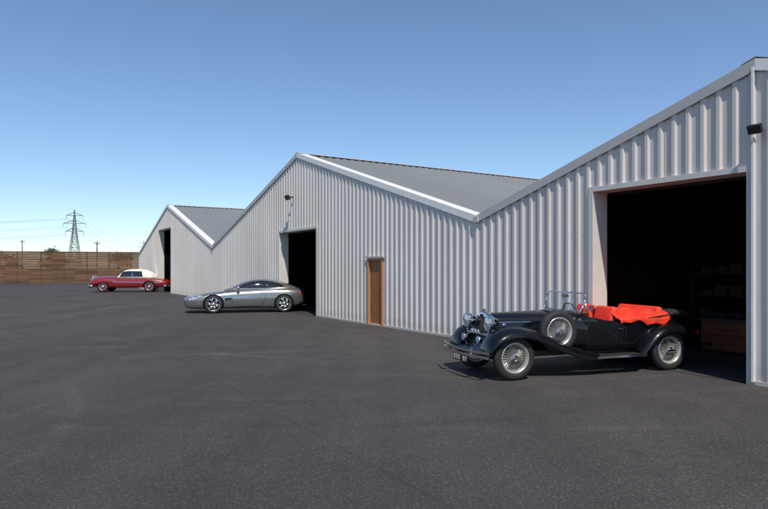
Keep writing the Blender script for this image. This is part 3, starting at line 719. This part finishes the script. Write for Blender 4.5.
    def blade(name,x,z,hw,curve,mb_r=.022,s=1):
        m=MB()
        N_=14; pts=[(x-s*curve*abs(k/N_*2-1)**2.2,hw*(k/N_*2-1),z) for k in range(N_+1)]
        for a,b in zip(pts[:-1],pts[1:]):
            a=Vector(a);b=Vector(b); d=(b-a); mid=(a+b)/2; rot=Matrix.Rotation(math.atan2(d.y,d.x)-math.pi/2,3,'Z'); m.box(mid,(.016,d.length*1.02,mb_r*2),rot)
        return m.out(name,CH,C)
    blade('front_bumper_upper',2.15,.455,.80,.13); blade('front_bumper_lower',2.15,.385,.80,.13); blade('rear_bumper',-2.46,.42,.78,.12,.025,-1)
    for y in(-.42,.42):
        boxo('bumper_iron',(1.98,y,.42),(.32,.03,.05),M['blackmet'],C); boxo('bumper_clamp',(2.12,y,.42),(.05,.04,.13),CH,C,.01); boxo('rear_bumper_iron',(-2.35,y,.42),(.24,.03,.05),M['blackmet'],C)
    boxo('number_plate',(2.10,0,.30),(.014,.52,.12),M['plate'],C,.004)
    m=MB()
    for k in range(6):
        if k==3: continue
        y=-.20+k*.08; m.box((2.110,y-.016,.30),(.004,.011,.075)); m.box((2.110,y+.016,.30),(.004,.011,.075)); m.box((2.110,y,.335 if k%2 else .265),(.004,.03,.011)); m.box((2.110,y,.30),(.004,.03,.010))
    m.out('plate_characters',M['platew'],C)
    m=MB(); m.rod((AX,-.6,.33),(AX,.6,.33),.035,10); m.rod((-AX,-.6,.35),(-AX,.6,.35),.045,10); m.lathe([(-.12,.02),(-.06,.11),(.06,.11),(.12,.02)],c=(-AX,0,.35),n=16)
    for s in(1,-1):
        m.poly([(2.02,s*.40,.40),(1.8,s*.40,.33),(1.5,s*.40,.30),(1.2,s*.40,.33),(1.0,s*.40,.38)],.022,6)
    m.out('axles_and_springs',M['blackmet'],C)
    obj('front_apron',[(1.72,-.36,.60),(1.72,.36,.60),(2.0,.40,.42),(2.0,-.40,.42)],[[0,1,2,3]],B,C)
    boxo('floor_pan',(-.35,0,.375),(3.5,.8,.02),M['blackmet'],C)
    boxo('fuel_tank',(-2.12,0,.47),(.34,.74,.2),B,C,.05,3)
    m=MB(); m.rod((-.4,-.3,.26),(-2.45,-.3,.28),.024,10); m.out('exhaust_pipe',M['steel'],C)
    def wp(y,h): return Vector((.16-h*.28,y,1.03+h))
    m=MB(); hw=.55; r=.011
    m.poly([wp(-hw,.0),wp(-hw,.24),wp(-hw+.05,.30),wp(hw-.05,.30),wp(hw,.24),wp(hw,.0),wp(-hw,.0)],r,8); m.rod(wp(0,0),wp(0,.3),.006,6)
    for s in(1,-1): m.rod((.22,s*.50,.94),wp(s*hw,.12),.016,8); m.rod((.05,s*.575,.92),wp(s*(hw+.012),.16),.012,8); m.rod(wp(s*.25,.29)+Vector((.02,0,0)),wp(s*.25+.08,.10)+Vector((.025,0,0)),.004,4)
    m.out('windscreen_frame',CH,C,True)
    obj('windscreen_glass',[wp(-hw,.0),wp(hw,.0),wp(hw,.24),wp(hw-.05,.30),wp(-hw+.05,.30),wp(-hw,.24)],[[0,1,2,3,4,5]],M['glass'],C)
    m=MB(); m.box((.10,0,1.27),(.02,.18,.05)); m.rod((.10,0,1.29),(.09,0,1.33),.006); m.lathe([(0,.0005),(0,.05),(-.02,.04)],c=(.10,.70,1.10),axis='x',n=20); m.rod((.1,.70,1.10),(.12,.57,1.06),.006)
    m.out('mirrors',CH,C)
    sw=MB(); 
    cc=Vector((-.22,-.27,.95)); q=Vector((-1,0,.42)).normalized(); u=q.orthogonal().normalized(); vv=q.cross(u)
    ring=[cc+(u*math.cos(t)+vv*math.sin(t))*.19 for t in [2*math.pi*k/28 for k in range(29)]]; sw.poly(ring,.011,6)
    for k in range(4): t=k*math.pi/2+.78; sw.rod(cc,cc+(u*math.cos(t)+vv*math.sin(t))*.19,.006,5)
    sw.rod(cc,cc-q*.4,.018,8); sw.out('steering_wheel',M['blackmet'],C,True)
    boxo('dashboard',(.0,0,.93),(.05,1.02,.15),M['boxwood'],C,.01)
    boxo('cockpit_floor',(-.85,0,.615),(1.55,1.0,.02),M['leather'],C)
    L_=M['leather']
    def cushion(name,c,d,rot=0,b=.05):
        m=MB(); m.box((0,0,0),d); o=m.out(name,L_,C); bake(o,[bevelm(b,4)]); smoothall(o); o.location=c; o.rotation_euler=(0,rot,0); return o
    for s in(1,-1):
        cushion('front_seat_cushion',(-.26,s*.27,.70),(.48,.48,.14)); cushion('front_seat_back',(-.50,s*.27,.89),(.13,.48,.42),R(-16),.06)
    cushion('rear_seat_cushion',(-1.18,0,.72),(.46,1.0,.14)); cushion('rear_seat_back',(-1.45,0,.90),(.14,1.04,.36),R(-14),.06)
    NX,NY=54,70; v=[];f=[]
    def nz(x,y): return .014*math.sin(9*x+4*y)+.012*math.sin(17*x-11*y+1)+.009*math.sin(31*x+23*y)+.006*math.sin(6*x-29*y)+.005*math.sin(47*x+13*y)
    for i in range(NX+1):
        q=i/NX
        for j in range(NY+1):
            t=-1+2*j/NY; a=abs(t); sg=1 if t>=0 else -1
            x=-.50-1.05*q+.03*math.sin(9*t+2)*(1-q)
            crest=1.045-.075*math.sin(max(0,min(1,q/.75))*math.pi)-.03*q
            edge=.895+.04*q
            drop=.86+.035*math.sin(7*x+1)+.02*math.sin(19*x)
            if a<.78:
                k=a/.78; y=.60*k; z=crest-(crest-edge-.03)*k**3+nz(x,t*.7)*(1-.3*k)
            else:
                k=(a-.78)/.22; y=.60+.060*math.sin(min(1,k*2.2)*math.pi/2)+.009*math.sin(25*x)*k; z=edge+.03-(edge+.03-drop+.04)*k
            v.append((x,sg*y,z))
    for i in range(NX):
        for j in range(NY):
            a=i*(NY+1)+j; f.append([a,a+1,a+NY+2,a+NY+1])
    o=obj('red_tonneau_cover',v,f,L_,C,True)
    bake(o,[lambda o:setattr(o.modifiers.new('t','SOLIDIFY'),'thickness',.012)]); smoothall(o)
    def hs(w_,z0,z1): return [(0,z0),(w_*.9,z0),(w_,z0+.03),(w_,z1-.05),(w_*.9,z1-.01),(w_*.5,z1),(0,z1)]
    fh=loft('folded_hood',[(x,hs(w_,a,b)) for x,w_,a,b in[(-1.50,.56,.93,.98),(-1.56,.64,.90,1.04),(-1.66,.65,.90,1.02),(-1.74,.64,.90,1.05),(-1.86,.63,.89,1.02),(-1.95,.61,.88,1.03),(-2.06,.57,.86,.99),(-2.13,.50,.84,.91)]],M['canvas'],2,C)
    m=MB()
    for s in(1,-1): m.poly([(-1.1,s*.650,.90),(-1.6,s*.67,.97),(-2.05,s*.64,.97)],.010,6)
    m.out('hood_irons',M['blackmet'],C)
tourer()
